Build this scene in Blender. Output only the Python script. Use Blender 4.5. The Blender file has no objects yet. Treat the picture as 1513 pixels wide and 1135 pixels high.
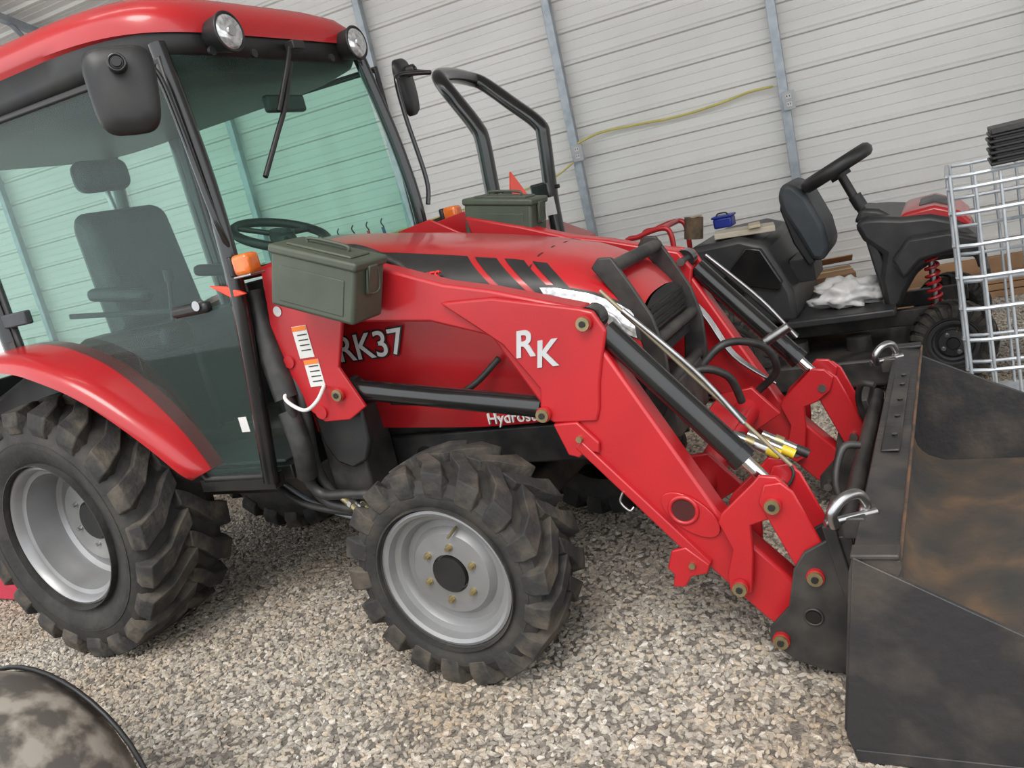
import bpy, math, random, numpy as np
from mathutils import Matrix, Vector, Euler
random.seed(4)
YC=2.428
COL=bpy.context.scene.collection
# ------------------------------------------------------------ materials
def mat(name,c,rough=.5,metal=0,c2=None,scale=8,bump=0,coat=0,lo=.4,hi=.65,detail=6,bscale=None,c3=None):
    m=bpy.data.materials.new(name);m.use_nodes=True;nt=m.node_tree;b=nt.nodes['Principled BSDF']
    b.inputs['Roughness'].default_value=rough;b.inputs['Metallic'].default_value=metal
    b.inputs['Coat Weight'].default_value=coat;b.inputs['Coat Roughness'].default_value=.12
    tc=nt.nodes.new('ShaderNodeTexCoord')
    nz=nt.nodes.new('ShaderNodeTexNoise');nz.inputs['Scale'].default_value=scale;nz.inputs['Detail'].default_value=detail
    nt.links.new(tc.outputs['Object'],nz.inputs['Vector'])
    r=nt.nodes.new('ShaderNodeValToRGB');r.color_ramp.elements[0].position=lo;r.color_ramp.elements[1].position=hi
    if c2 is None: c2=tuple(v*.86 for v in c)
    r.color_ramp.elements[0].color=(*c,1);r.color_ramp.elements[1].color=(*c2,1)
    if c3: e=r.color_ramp.elements.new((lo+hi)/2);e.color=(*c3,1)
    nt.links.new(nz.outputs['Fac'],r.inputs[0]);nt.links.new(r.outputs[0],b.inputs['Base Color'])
    if bump:
        n2=nt.nodes.new('ShaderNodeTexNoise');n2.inputs['Scale'].default_value=bscale or scale*6;n2.inputs['Detail'].default_value=4
        nt.links.new(tc.outputs['Object'],n2.inputs['Vector'])
        bp=nt.nodes.new('ShaderNodeBump');bp.inputs['Strength'].default_value=bump;bp.inputs['Distance'].default_value=.01
        nt.links.new(n2.outputs['Fac'],bp.inputs['Height']);nt.links.new(bp.outputs[0],b.inputs['Normal'])
    return m
def glassmat(name,col,haze,hc,bl):
    m=bpy.data.materials.new(name);m.use_nodes=True;nt=m.node_tree;nt.nodes.clear()
    o=nt.nodes.new('ShaderNodeOutputMaterial');t=nt.nodes.new('ShaderNodeBsdfTransparent');t.inputs[0].default_value=(*col,1)
    df=nt.nodes.new('ShaderNodeBsdfDiffuse');df.inputs[0].default_value=(*hc,1)
    m1=nt.nodes.new('ShaderNodeMixShader');m1.inputs[0].default_value=haze;nt.links.new(t.outputs[0],m1.inputs[1]);nt.links.new(df.outputs[0],m1.inputs[2])
    g=nt.nodes.new('ShaderNodeBsdfGlossy');g.inputs['Roughness'].default_value=.03
    fr=nt.nodes.new('ShaderNodeLayerWeight');fr.inputs['Blend'].default_value=bl
    mx=nt.nodes.new('ShaderNodeMixShader');nt.links.new(fr.outputs['Fresnel'],mx.inputs[0]);nt.links.new(m1.outputs[0],mx.inputs[1]);nt.links.new(g.outputs[0],mx.inputs[2]);nt.links.new(mx.outputs[0],o.inputs[0])
    return m
def emis(name,c,s):
    m=bpy.data.materials.new(name);m.use_nodes=True;b=m.node_tree.nodes['Principled BSDF'];b.inputs['Emission Color'].default_value=(*c,1);b.inputs['Emission Strength'].default_value=s;b.inputs['Base Color'].default_value=(*c,1);return m
RED=mat('red_paint',(.42,.011,.015),.32,0,(.37,.010,.014),3,coat=.45)
REDM=mat('red_paint_loader',(.43,.012,.017),.38,0,(.37,.011,.016),5,coat=.25)
BLK=mat('black_plastic',(.012,.012,.013),.45,0,(.02,.019,.018),10)
BLKG=mat('black_gloss_paint',(.008,.008,.009),.22,0,(.014,.013,.012),8,coat=.4)
BLKM=mat('black_steel_dusty',(.016,.015,.015),.5,0,(.05,.045,.04),9,bump=.1)
RUB=mat('tire_rubber',(.020,.019,.018),.75,0,(.05,.045,.038),9,bump=.3,lo=.42,hi=.74)
LUG=mat('tire_lug_dirty',(.022,.021,.020),.8,0,(.12,.098,.072),10,bump=.4,lo=.45,hi=.80,detail=9)
SILV=mat('wheel_silver',(.32,.32,.33),.4,.5,(.25,.25,.245),5)
STEEL=mat('steel',(.45,.45,.46),.3,1,(.35,.34,.33),20)
CHR=mat('chrome_rod',(.75,.75,.76),.12,1)
ZINC=mat('zinc_galv',(.36,.39,.42),.45,.5,(.28,.31,.34),14)
GOLD=mat('zinc_yellow',(.42,.35,.19),.35,.8,(.3,.25,.14),20)
GRS=mat('dark_frame',(.02,.02,.02),.6,0,(.06,.05,.04),12,bump=.2)
OLIVE=mat('olive_drab',(.066,.078,.055),.5,0,(.05,.06,.043),6,bump=.05)
AMB=mat('amber_lens',(.70,.16,.02),.15,0,(.62,.12,.02),30,coat=.6)
WHT=mat('white_label',(.62,.61,.59),.5,0,(.57,.56,.54),20)
ORG=mat('orange_label',(.75,.20,.03),.5)
TRI=mat('reflective_triangle',(.85,.07,.03),.35,0,(.8,.06,.03),20)
LETW=mat('letter_white',(.7,.7,.69),.4)
LETR=mat('letter_red',(.7,.03,.03),.4)
SLVD=mat('letter_silver',(.55,.55,.56),.35,.3)
SEATM=mat('seat_vinyl',(.03,.036,.04),.55,0,(.045,.052,.058),10)
INNER=mat('inner_fender_grey',(.065,.07,.072),.6,0,(.09,.095,.095),6)
GLS=glassmat('cab_glass_green',(.74,.93,.87),.05,(.40,.60,.55),.26)
GLW=glassmat('windshield_glass_green',(.64,.90,.80),.05,(.40,.62,.55),.10)
LENS=mat('lamp_lens',(.70,.70,.69),.06,.6,(.38,.38,.39),70,coat=1)
YEL=mat('yellow_cap',(.7,.5,.03),.4)
TAN=mat('tan_rod',(.30,.25,.17),.4,.5)
BUCK=mat('bucket_paint_worn',(.024,.023,.024),.5,0,(.085,.068,.055),6,bump=.25,lo=.48,hi=.82,detail=9)
RUST=mat('bucket_floor_rust',(.17,.105,.062),.6,.15,(.052,.049,.046),5,bump=.35,lo=.30,hi=.62,detail=12,c3=(.085,.066,.052))
RUSTE=mat('rust_edge',(.15,.08,.045),.7,.2,(.05,.04,.035),12,bump=.3)
HOSE=mat('hose_rubber',(.014,.014,.014),.5,0,(.03,.028,.026),25)
HOLE=mat('hole_dark_red',(.05,.004,.004),.8)
# ------------------------------------------------------------ builders
def empty(name,loc=(0,0,0),rot=(0,0,0)):
    o=bpy.data.objects.new(name,None);o.location=loc;o.rotation_euler=rot;o.empty_display_size=.2;COL.objects.link(o);return o
def mk(name,vs,fs,m,par=None,smooth=False,bevel=0,seg=2,ang=.6,fm=None):
    me=bpy.data.meshes.new(name);me.from_pydata([tuple(v) for v in vs],[],fs)
    for mm in (m if isinstance(m,(list,tuple)) else [m]): me.materials.append(mm)
    if fm: me.polygons.foreach_set('material_index',fm)
    import bmesh
    bm=bmesh.new();bm.from_mesh(me);bmesh.ops.recalc_face_normals(bm,faces=bm.faces);bm.to_mesh(me);bm.free()
    if smooth or bevel:
        me.polygons.foreach_set('use_smooth',[True]*len(me.polygons));me.set_sharp_from_angle(angle=ang)
    o=bpy.data.objects.new(name,me);COL.objects.link(o)
    if par: o.parent=par
    if bevel:
        b=o.modifiers.new('bevel','BEVEL');b.width=bevel;b.segments=seg;b.limit_method='ANGLE';b.angle_limit=.5
    return o
def prism(name,poly,y0,y1,m,par,bevel=.004):
    n=len(poly);vs=[(x,y0,z) for x,z in poly]+[(x,y1,z) for x,z in poly]
    fs=[list(range(n)),list(range(2*n-1,n-1,-1))]+[[i,(i+1)%n,n+(i+1)%n,n+i] for i in range(n)]
    return mk(name,vs,fs,m,par,bevel=bevel)
def prismx(name,poly,x0,x1,m,par,bevel=.004):
    n=len(poly);vs=[(x0,y,z) for y,z in poly]+[(x1,y,z) for y,z in poly]
    fs=[list(range(n)),list(range(2*n-1,n-1,-1))]+[[i,(i+1)%n,n+(i+1)%n,n+i] for i in range(n)]
    return mk(name,vs,fs,m,par,bevel=bevel)
def box(name,c,s,m,par,rot=(0,0,0),bevel=.004,seg=2):
    M=Euler(rot).to_matrix();vs=[]
    for i in (-1,1):
        for j in (-1,1):
            for k in (-1,1): vs.append(Vector(c)+M@Vector((i*s[0]/2,j*s[1]/2,k*s[2]/2)))
    fs=[[0,1,3,2],[4,6,7,5],[0,4,5,1],[2,3,7,6],[0,2,6,4],[1,5,7,3]]
    return mk(name,vs,fs,m,par,bevel=bevel,seg=seg)
def frame(t):
    t=Vector(t).normalized();a=Vector((0,0,1)) if abs(t.z)<.9 else Vector((1,0,0));u=t.cross(a).normalized();return t,u,t.cross(u)
def cyl(name,p,q,r,m,par,n=20,r2=None):
    p=Vector(p);q=Vector(q);t,u,v=frame(q-p);r2=r if r2 is None else r2
    vs=[p+(u*math.cos(2*math.pi*i/n)+v*math.sin(2*math.pi*i/n))*r for i in range(n)]+[q+(u*math.cos(2*math.pi*i/n)+v*math.sin(2*math.pi*i/n))*r2 for i in range(n)]
    fs=[list(range(n)),list(range(2*n-1,n-1,-1))]+[[i,(i+1)%n,n+(i+1)%n,n+i] for i in range(n)]
    return mk(name,vs,fs,m,par,smooth=True,ang=.9)
def smoothp(pts,k=6):
    P=[Vector(p) for p in pts];out=[]
    for i in range(len(P)-1):
        a=P[max(i-1,0)];b=P[i];c=P[i+1];d=P[min(i+2,len(P)-1)]
        for j in range(k):
            t=j/k;out.append(.5*((2*b)+(c-a)*t+(2*a-5*b+4*c-d)*t*t+(3*b-a-3*c+d)*t**3))
    out.append(P[-1]);return out
def tube(name,pts,r,m,par,n=10,k=6,closed=False,flat=1.0):
    P=smoothp(pts,k) if k>1 else [Vector(p) for p in pts]
    t,u,v=frame(P[1]-P[0]);vs=[];L=len(P)
    for i,p in enumerate(P):
        if closed: d=P[(i+1)%L]-P[i-1]
        else: d=P[min(i+1,L-1)]-P[max(i-1,0)]
        d.normalize();u=(u-d*u.dot(d)).normalized();v=d.cross(u)
        for j in range(n):
            a=2*math.pi*j/n;vs.append(p+u*math.cos(a)*r+v*math.sin(a)*r*flat)
    fs=[]
    for i in range(L if closed else L-1):
        i2=(i+1)%L
        for j in range(n): fs.append([i*n+j,i*n+(j+1)%n,i2*n+(j+1)%n,i2*n+j])
    if not closed: fs+= [list(range(n)),list(range((L-1)*n,L*n))]
    return mk(name,vs,fs,m,par,smooth=True,ang=1.0)
def ring(name,c,axis,R,r,m,par,n=36,flat=1):
    t,u,v=frame(axis);c=Vector(c)
    return tube(name,[c+(u*math.cos(2*math.pi*i/n)+v*math.sin(2*math.pi*i/n))*R for i in range(n)],r,m,par,k=1,closed=True,flat=flat)
def lathe(name,prof,c,m,par,n=56,fm=None):
    vs=[];fs=[];cx,cy,cz=c;L=len(prof);mi=[]
    for i in range(n):
        a=2*math.pi*i/n
        for r,y in prof: vs.append((cx+r*math.cos(a),cy+y,cz+r*math.sin(a)))
    for i in range(n):
        i2=(i+1)%n
        for j in range(L-1):
            fs.append([i*L+j,i*L+j+1,i2*L+j+1,i2*L+j]);
            if fm: mi.append(fm[j])
    return mk(name,vs,fs,m,par,smooth=True,ang=.7,fm=mi or None)
def text(name,s,loc,size,m,par,rotz=0,ext=.001,shear=0,tilt=0,bold=0):
    cu=bpy.data.curves.new(name,'FONT');cu.body=s;cu.size=size;cu.extrude=ext;cu.shear=shear;cu.offset=bold
    o=bpy.data.objects.new(name+'_tmp',cu);COL.objects.link(o);dg=bpy.context.evaluated_depsgraph_get()
    me=bpy.data.meshes.new_from_object(o.evaluated_get(dg));bpy.data.objects.remove(o)
    me.materials.clear();me.materials.append(m)
    o=bpy.data.objects.new(name,me);COL.objects.link(o);o.parent=par;o.location=loc;o.rotation_euler=(math.pi/2+tilt,0,rotz);return o
def wheel(name,par,c,R,w,rim,n,lug,sgn=-1,dish=.06,bolts=6,br=.09,boltm=None,rm=None):
    boltm=boltm or GOLD;rm=rm or SILV
    cx,cy,cz=c;Rc=R-lug
    half=[(rim-.005,.36*w),(rim+.012,.43*w),((rim+Rc)/2-.01,.50*w),((rim+Rc)/2+.01,.505*w),((rim+Rc)/2+.015,.50*w),(Rc-.035,.495*w),(Rc-.01,.44*w),(Rc,.3*w),(Rc+.004,0)]
    prof=half+[(r,-y) for r,y in half[-2::-1]]
    lathe(name+'_tire',prof,c,RUB,par)
    for rr in (rim+.022,(rim+Rc)/2+.012):
        lathe(name+'_sidewall_rib',[(rr-.003,sgn*.40*w),(rr-.002,sgn*.508*w),(rr+.002,sgn*.508*w),(rr+.004,sgn*.40*w)],c,RUB,par)
    vs=[];fs=[];pitch=2*math.pi/n
    for s in (-1,1):
        for i in range(n):
            th0=pitch*(i+(.5 if s>0 else 0))+random.uniform(-.01,.01)
            st=[(Rc-.052,.485*w,Rc-.052,.508*w,0,.33),(Rc-.025,.45*w,Rc-.018,.535*w,.0,.35),(Rc-.012,.38*w,R-.008,.50*w,.03,.35),(Rc-.006,.24*w,R,.27*w,.30,.30),(Rc-.006,.10*w,R+.001,.11*w,.72,.27),(Rc-.006,-.05*w,R+.001,-.03*w,.98,.24)]
            b=len(vs);K=len(st)
            for rb,yb,rt,yt,sh,hw in st:
                th=th0+sh*pitch
                for r,y,a in ((rb,yb,-1.12),(rb,yb,1.12),(rt,yt,.84),(rt,yt,-.84)):
                    A=th+a*hw*pitch;vs.append((cx+r*math.cos(A),cy+s*y,cz+r*math.sin(A)))
            for k in range(K-1):
                for j in range(4): fs.append([b+k*4+j,b+k*4+(j+1)%4,b+(k+1)*4+(j+1)%4,b+(k+1)*4+j])
            fs+=[[b,b+1,b+2,b+3],[b+4*K-4,b+4*K-3,b+4*K-2,b+4*K-1]]
    mk(name+'_lugs',vs,fs,LUG,par,bevel=.006,seg=2)
    y=sgn*w
    o=.43*y;d=o-sgn*dish
    prof=[(rim-.006,.30*y),(rim+.010,.42*y),(rim+.012,.445*y),(rim+.004,.455*y),(rim-.006,.43*y),(rim-.012,o-sgn*.025),(rim-.028,o-sgn*.03),(rim-.036,d+sgn*.012),(rim*.80,d),(rim*.70,d+sgn*.002),(rim*.62,d+sgn*.022),(rim*.30,d+sgn*.026),(rim*.28,d+sgn*.012),(.001,d+sgn*.012)]
    lathe(name+'_rim',prof,c,rm,par)
    cyl(name+'_hub_cap',(cx,cy+d,cz),(cx,cy+d+sgn*.034,cz),rim*.265,BLK,par,28)
    for i in range(bolts):
        a=2*math.pi*(i+.3)/bolts;X=cx+br*math.cos(a);Z=cz+br*math.sin(a)
        cyl(name+'_bolt_washer',(X,cy+d+sgn*.02,Z),(X,cy+d+sgn*.028,Z),.011,boltm,par,12)
        cyl(name+'_bolt_nut',(X,cy+d+sgn*.028,Z),(X,cy+d+sgn*.040,Z),.0075,boltm,par,6)
    cyl(name+'_valve_stem',(cx+rim*.25,cy+d+sgn*.01,cz+rim*.70),(cx+rim*.20,cy+d+sgn*.05,cz+rim*.62),.004,GOLD,par,8)
def pin(name,x,z,y,par,s=-1,r=.021):
    cyl(name,(x,y,z),(x,y+s*.012,z),r,REDM,par,18);cyl(name+'_head',(x,y+s*.012,z),(x,y+s*.020,z),r*.86,GOLD,par,16);cyl(name+'_grease',(x,y+s*.020,z),(x,y+s*.024,z),r*.42,BLK,par,8)
# ============================================================ COMPACT TRACTOR
T=empty('compact_tractor',(0,YC,0))
wheel('wheel_front_near',T,(-1.347,-.575,.330),.336,.25,.196,18,.030,-1,.055,br=.082)
wheel('wheel_front_far',T,(-1.347,.575,.330),.336,.25,.196,18,.030,1,.055,br=.082)
wheel('wheel_rear_near',T,(-2.965,-.555,.49),.495,.37,.262,20,.036,-1,.16,br=.10,boltm=STEEL)
wheel('wheel_rear_far',T,(-2.965,.555,.49),.495,.37,.262,20,.036,1,.16,br=.10,boltm=STEEL)
# chassis
box('transmission_housing',(-2.5,0,.55),(1.3,.36,.30),GRS,T,bevel=.03)
box('engine_block',(-1.45,0,.62),(.95,.40,.30),GRS,T,bevel=.03)
cyl('oil_filter',(-1.62,-.22,.55),(-1.62,-.30,.50),.045,BLK,T)
box('front_axle_beam',(-1.345,0,.36),(.13,.86,.12),GRS,T,bevel=.02)
box('axle_hub_near',(-1.345,-.40,.35),(.16,.12,.2),GRS,T,bevel=.03)
box('axle_hub_far',(-1.345,.40,.35),(.16,.12,.2),GRS,T,bevel=.03)
box('front_frame',(-.98,0,.60),(.42,.34,.16),GRS,T,bevel=.01)
cyl('rear_axle',(-2.965,-.45,.49),(-2.965,.45,.49),.09,GRS,T)
for s in (-1,1):
    box('loader_subframe',(-1.80,s*.36,.60),(.16,.16,.34),BLKM,T,bevel=.01)
    box('loader_rail',(-1.45,s*.24,.56),(.9,.03,.12),BLKM,T,bevel=.006)
# hood
HS=np.array([ # x,top,hw,bottom,drop
(-2.02,1.315,.325,.68,.16),(-1.8,1.28,.325,.68,.16),(-1.55,1.235,.32,.66,.15),(-1.35,1.192,.315,.645,.14),(-1.16,1.147,.30,.64,.13),(-1.02,1.103,.285,.66,.12),(-.92,1.055,.262,.70,.12),(-.86,1.01,.24,.73,.12),(-.81,.945,.21,.76,.10)])
def hp(x,s,off=0):
    top,hw,bt,dr=[float(np.interp(x,HS[:,0],HS[:,k])) for k in (1,2,3,4)]
    a=abs(s);sg=-1 if s<0 else 1
    if a<=.5:
        A=a/.5*math.pi/2;y=hw*math.sin(A)**.75;z=top-dr*(1-max(math.cos(A),0)**.75)
    else:
        t=(a-.5)/.5;y=hw*(1-.04*t*t);z=(top-dr)*(1-t)+bt*t
    y0=y+off*(math.sin(min(a/.5,1)*math.pi/2));z0=z+off*(math.cos(min(a/.5,1)*math.pi/2))
    return (x,sg*y0,z0)
xs=np.linspace(-2.02,-.81,40);ss=np.linspace(-1,1,49)
vs=[hp(x,s) for x in xs for s in ss];fs=[[i*49+j,i*49+j+1,(i+1)*49+j+1,(i+1)*49+j] for i in range(39) for j in range(48)]
mk('hood',vs,fs,RED,T,smooth=True,ang=1.2)
ringv=[(-.800,)+hp(-.812,s,-.002)[1:] for s in ss];mk('grille_panel',ringv,[list(range(49))],BLK,T)
for i in range(7): box('grille_slat',(-.796,0,.79+i*.020),(.012,.34,.006),BLKG,T,bevel=0)
def patch(name,x0,x1,s0,s1,m,off=.003,sl=0,n=24):
    vs=[];k=8
    for i in range(n+1):
        for j in range(k+1):
            v=j/k;u=i/n;vs.append(hp(x0(v)+(x1(v)-x0(v))*u,s0(u)+(s1(u)-s0(u))*v,off))
    mk(name,vs,[[i*(k+1)+j,i*(k+1)+j+1,(i+1)*(k+1)+j+1,(i+1)*(k+1)+j] for i in range(n) for j in range(k)],m,T,smooth=True)
for sg in (-1,1):
    sl=.13
    patch('hood_decal_black',lambda v:-1.97,lambda v:-1.31+sl*v,lambda u:sg*(.19+.02*u),lambda u:sg*.48,BLK)
    for a,b in ((-1.285,-1.215),(-1.19,-1.13),(-1.105,-1.06)):
        patch('hood_decal_stripe',lambda v:a+sl*v,lambda v:b+sl*v,lambda u:sg*.215,lambda u:sg*.48,BLK,n=4)
    patch('headlight_surround',lambda v:-1.08+.03*v,lambda v:-.815,lambda u:sg*(.40-.06*u),lambda u:sg*(.54+.04*u),BLK,.004)
    patch('headlight',lambda v:-1.06+.03*v,lambda v:-.825,lambda u:sg*(.415-.05*u),lambda u:sg*(.52+.04*u),LENS,.010)
    patch('hood_seam',lambda v:-2.0,lambda v:-1.1,lambda u:sg*.53,lambda u:sg*.535,BLK,.002)
    patch('hood_front_seam',lambda v:-1.105,lambda v:-1.100,lambda u:sg*.02,lambda u:sg*.98,BLK,.0015,n=2)
for dx,m,b,e in ((0,BLK,.006,.001),(0,LETW,.0008,.003)):
    text('model_number','RK37',(-1.805,-.333,.915),.118,m,T,ext=e,bold=b,rotz=.02)
lp=hp(-1.48,-.40,.010)
text('series_lettering','SERIES',(lp[0],lp[1]-.006,lp[2]-.022),.042,LETR,T,ext=.005,shear=.3,bold=.001,tilt=-.35)
text('drive_lettering','Hydrostatic',(-1.32,-.312,.655),.05,LETW,T,ext=.004)
tube('engine_intake_hose',[(-1.22,-.33,.86),(-1.32,-.36,.79),(-1.45,-.37,.76),(-1.62,-.36,.77)],.010,HOSE,T)
tube('hood_top_hose',[(-1.75,-.30,1.27),(-1.6,-.36,1.26),(-1.45,-.40,1.2),(-1.38,-.42,1.15)],.012,HOSE,T)
# ---- loader
for s,sfx in ((-1,'near'),(1,'far')):
    TW=[(-1.86,1.27),(-1.70,1.29),(-1.55,1.20),(-1.62,1.04),(-1.67,.93),(-1.61,.80),(-1.68,.765),(-1.78,.765),(-1.92,.89)]
    prism('tower_'+sfx,TW,s*.505,s*.49,REDM,T)
    prism('tower_inner_'+sfx,[(x-.10,z) for x,z in TW],s*.40,s*.388,REDM,T)
    prism('tower_web_'+sfx,[(-1.86,1.25),(-1.84,1.25),(-1.90,.89),(-1.925,.89)],s*.40,s*.49,REDM,T)
    prism('upper_beam_'+sfx,[(-1.66,1.27),(-1.43,1.190),(-1.25,1.118),(-1.11,1.080),(-.86,.995),(-.82,.93),(-.88,.72),(-1.01,.70),(-1.14,.955),(-1.32,1.02),(-1.62,1.06)],s*.485,s*.415,REDM,T,bevel=.008)
    prism('knee_gusset_'+sfx,[(-1.265,1.070),(-1.10,1.060),(-.86,.998),(-.825,.985),(-.80,.93),(-.825,.86),(-.845,.80),(-.86,.73),(-.875,.695),(-1.00,.70),(-1.035,.73),(-1.02,.80),(-1.10,.93),(-1.17,.99)],s*.503,s*.486,REDM,T,bevel=.006)
    prism('lower_beam_'+sfx,[(-.83,.90),(-.605,.43),(-.53,.335),(-.425,.215),(-.43,.12),(-.475,.085),(-.53,.13),(-.66,.28),(-.80,.46),(-1.0,.69),(-1.0,.80)],s*.495,s*.425,REDM,T,bevel=.008)
    prism('tube_boss_'+sfx,[(-.675+.085*math.cos(a)*.77+.045*math.sin(a)*.64, .425-.085*math.cos(a)*.64*1.0+.045*math.sin(a)*.77) for a in np.linspace(0,2*math.pi,24,endpoint=False)],s*.496,s*.502,REDM,T,bevel=.002)
    ring('tube_boss_rim_'+sfx,(-.69,s*.503,.44),(0,1,0),.036,.006,REDM,T)
    cyl('tube_hole_'+sfx,(-.69,s*.500,.44),(-.69,s*.5045,.44),.033,HOLE,T)
    prism('stand_tab_'+sfx,[(-1.0,.70),(-.93,.70),(-.88,.64),(-.885,.61),(-.92,.62),(-.945,.60),(-.975,.61)],s*.51,s*.496,REDM,T)
    prism('stand_strip_'+sfx,[(-.95,.63),(-.93,.65),(-.64,.295),(-.66,.27)],s*.512,s*.49,REDM,T)
    prism('stand_bracket_'+sfx,[(-.74,.33),(-.70,.34),(-.645,.29),(-.655,.265),(-.70,.255),(-.72,.225),(-.755,.225),(-.745,.26),(-.76,.28)],s*.514,s*.5,REDM,T)
    cyl('stand_bolt_'+sfx,(-.93,s*.51,.655),(-.93,s*.522,.655),.009,GOLD,T,6);cyl('stand_bolt_'+sfx,(-.69,s*.51,.29),(-.69,s*.524,.29),.009,GOLD,T,6)
    tube('stand_clip_'+sfx,[(-.84,s*.515,.50),(-.85,s*.52,.475),(-.83,s*.52,.45),(-.82,s*.51,.455)],.0035,STEEL,T)
    for yy in (s*.52,s*.40):
        prism('crank_link_'+sfx,[(-.60,.415),(-.585,.44),(-.50,.515),(-.48,.535),(-.44,.53),(-.415,.50),(-.43,.455),(-.475,.42),(-.52,.405),(-.525,.33),(-.545,.22),(-.575,.205),(-.60,.225),(-.60,.27),(-.575,.34)],yy-.007,yy+.007,REDM,T)
        prism('bucket_link_'+sfx,[(-.49,.47),(-.47,.515),(-.43,.52),(-.405,.495),(-.335,.30),(-.345,.255),(-.38,.24),(-.415,.265)],yy+s*.012-.005,yy+s*.012+.005,REDM,T)
        prism('bucket_ear_'+sfx,[(-.43,.30),(-.40,.345),(-.33,.385),(-.285,.39),(-.30,.03),(-.37,.02),(-.46,.05),(-.515,.10),(-.51,.14),(-.455,.20)],yy+s*.026-.006,yy+s*.026+.006,BLKM,T,bevel=.004)
    for x,z,y in ((-.85,.96,.505),(-1.02,.73,.505),(-1.69,.85,.505),(-.455,.465,.537),(-.38,.285,.553),(-.485,.11,.553),(-.57,.24,.53)):
        pin('pivot_pin_'+sfx,x,z,s*y,T,s)
        cyl('pivot_shaft_'+sfx,(x,s*.39,z),(x,s*y,z),.014,STEEL,T,12)
    cyl('bucket_ear_hole_'+sfx,(-.40,s*.552,.175),(-.40,s*.556,.175),.017,BLKG,T);ring('bucket_ear_collar_'+sfx,(-.40,s*.554,.175),(0,1,0),.021,.003,BLKM,T)
    cyl('tower_boss_'+sfx,(-1.78,s*.505,.80),(-1.78,s*.512,.80),.022,REDM,T);cyl('tower_boss_'+sfx,(-1.85,s*.505,.97),(-1.85,s*.512,.97),.02,REDM,T)
    cyl('lift_cylinder_eye_'+sfx,(-1.69,s*.42,.85),(-1.69,s*.48,.85),.034,BLKG,T)
    cyl('lift_cylinder_'+sfx,(-1.66,s*.455,.845),(-1.045,s*.455,.735),.031,BLKG,T,24)
    a=Vector((-.82,s*.46,.925));b=Vector((-.455,s*.46,.465));d=(b-a)
    cyl('dump_cylinder_eye_'+sfx,(-.85,s*.43,.96),(-.85,s*.485,.96),.036,BLKG,T)
    cyl('dump_cylinder_'+sfx,a,a+d*.80,.033,BLKG,T,24);cyl('dump_cylinder_gland_'+sfx,a+d*.76,a+d*.81,.036,BLKG,T,24)
    cyl('dump_rod_'+sfx,a+d*.78,b,.017,CHR,T,20)
    up=Vector((.045,0,.036))
    if s<0: cyl('level_rod',a+up*.8+Vector((-.04,.03,.07)),b+up*.8+Vector((-.0,.02,.03)),.0055,TAN,T,8)
    for k in range(2):
        tube('cylinder_line_'+sfx,[a+up*(1.0+.2*k)+Vector((0,s*-.03-.02*k,0)),a+d*.4+up*(1.1+.3*k)+Vector((0,-s*.03-.02*k,0)),a+d*.70+up*1.15+Vector((0,-s*.03-.02*k,0))],.006,STEEL if k else HOSE,T)
cyl('torque_tube',(-.69,-.49,.44),(-.69,.49,.44),.042,REDM,T,28)
for s in (-1,1): prism('torque_gusset',[(-.80,.50),(-.66,.52),(-.58,.42),(-.68,.36)],s*.30-.01,s*.30+.01,REDM,T)
box('hose_manifold_plate',(-.70,.02,.505),(.10,.22,.02),REDM,T,rot=(0,.9,0))
text('loader_emblem','R',(-1.070,-.5045,.893),.100,SLVD,T,ext=.002,shear=.25,bold=.002)
text('loader_emblem_k','K',(-1.015,-.5045,.860),.100,SLVD,T,ext=.002,shear=.25,bold=.002)
for (x,z,hh) in ((-1.775,1.025,.10),(-1.765,.925,.085)):
    box('warning_label',(x,-.5065,z),(.058,.002,hh),WHT,T,bevel=0);box('warning_label_head',(x,-.508,z+hh*.42),(.056,.001,.014),ORG,T,bevel=0)
    for k in range(4): box('warning_text',(x+.005,-.508,z+.022-.016*k),(.038,.001,.0035),GRS,T,bevel=0)
lathe('round_sticker',[(.001,-.002),(.016,-.002)],(-1.84,-.506,1.13),WHT,T,20)
tube('tower_handle',[(-1.86,-.50,.90),(-1.86,-.56,.87),(-1.78,-.58,.83),(-1.73,-.57,.85),(-1.74,-.51,.88)],.006,WHT,T)
for k,(dx,dy) in enumerate(((0,0),(.03,.02),(-.02,.02),(.012,-.02))):
    tube('tower_hose',[(-1.93+dx,-.47+dy,1.16),(-1.91+dx,-.50+dy,.98),(-1.88+dx,-.52+dy,.82),(-1.92+dx,-.50+dy,.62),(-1.90+dx,-.48+dy,.50+.01*k),(-1.78,-.48+dy,.46+.02*k),(-1.66,-.48,.45+.02*k)],.017,HOSE,T)
tube('hose_sleeve',[(-1.94,-.48,1.2),(-1.91,-.51,1.0),(-1.885,-.525,.86)],.040,HOSE,T)
tube('hose_sleeve',[(-1.89,-.53,.82),(-1.87,-.54,.70),(-1.90,-.52,.60)],.034,HOSE,T)
for k in range(5):
    cyl('hydraulic_coupler',(-1.80+.035*k,-.50,.51-.012*k),(-1.73+.035*k,-.53,.48-.012*k),.012,STEEL if k%2 else GOLD,T,10)
    cyl('coupler_collar',(-1.76+.035*k,-.515,.495-.012*k),(-1.745+.035*k,-.522,.49-.012*k),.016,STEEL,T,6)
box('valve_block',(-1.70,-.42,.46),(.2,.08,.09),GRS,T,bevel=.01);tube('valve_bracket',[(-1.70,-.46,.45),(-1.68,-.50,.40),(-1.62,-.50,.38)],.008,RUSTE,T)
tube('brake_line',[(-2.25,-.35,.52),(-2.05,-.42,.46),(-1.85,-.42,.42),(-1.65,-.40,.40)],.012,HOSE,T)
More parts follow.
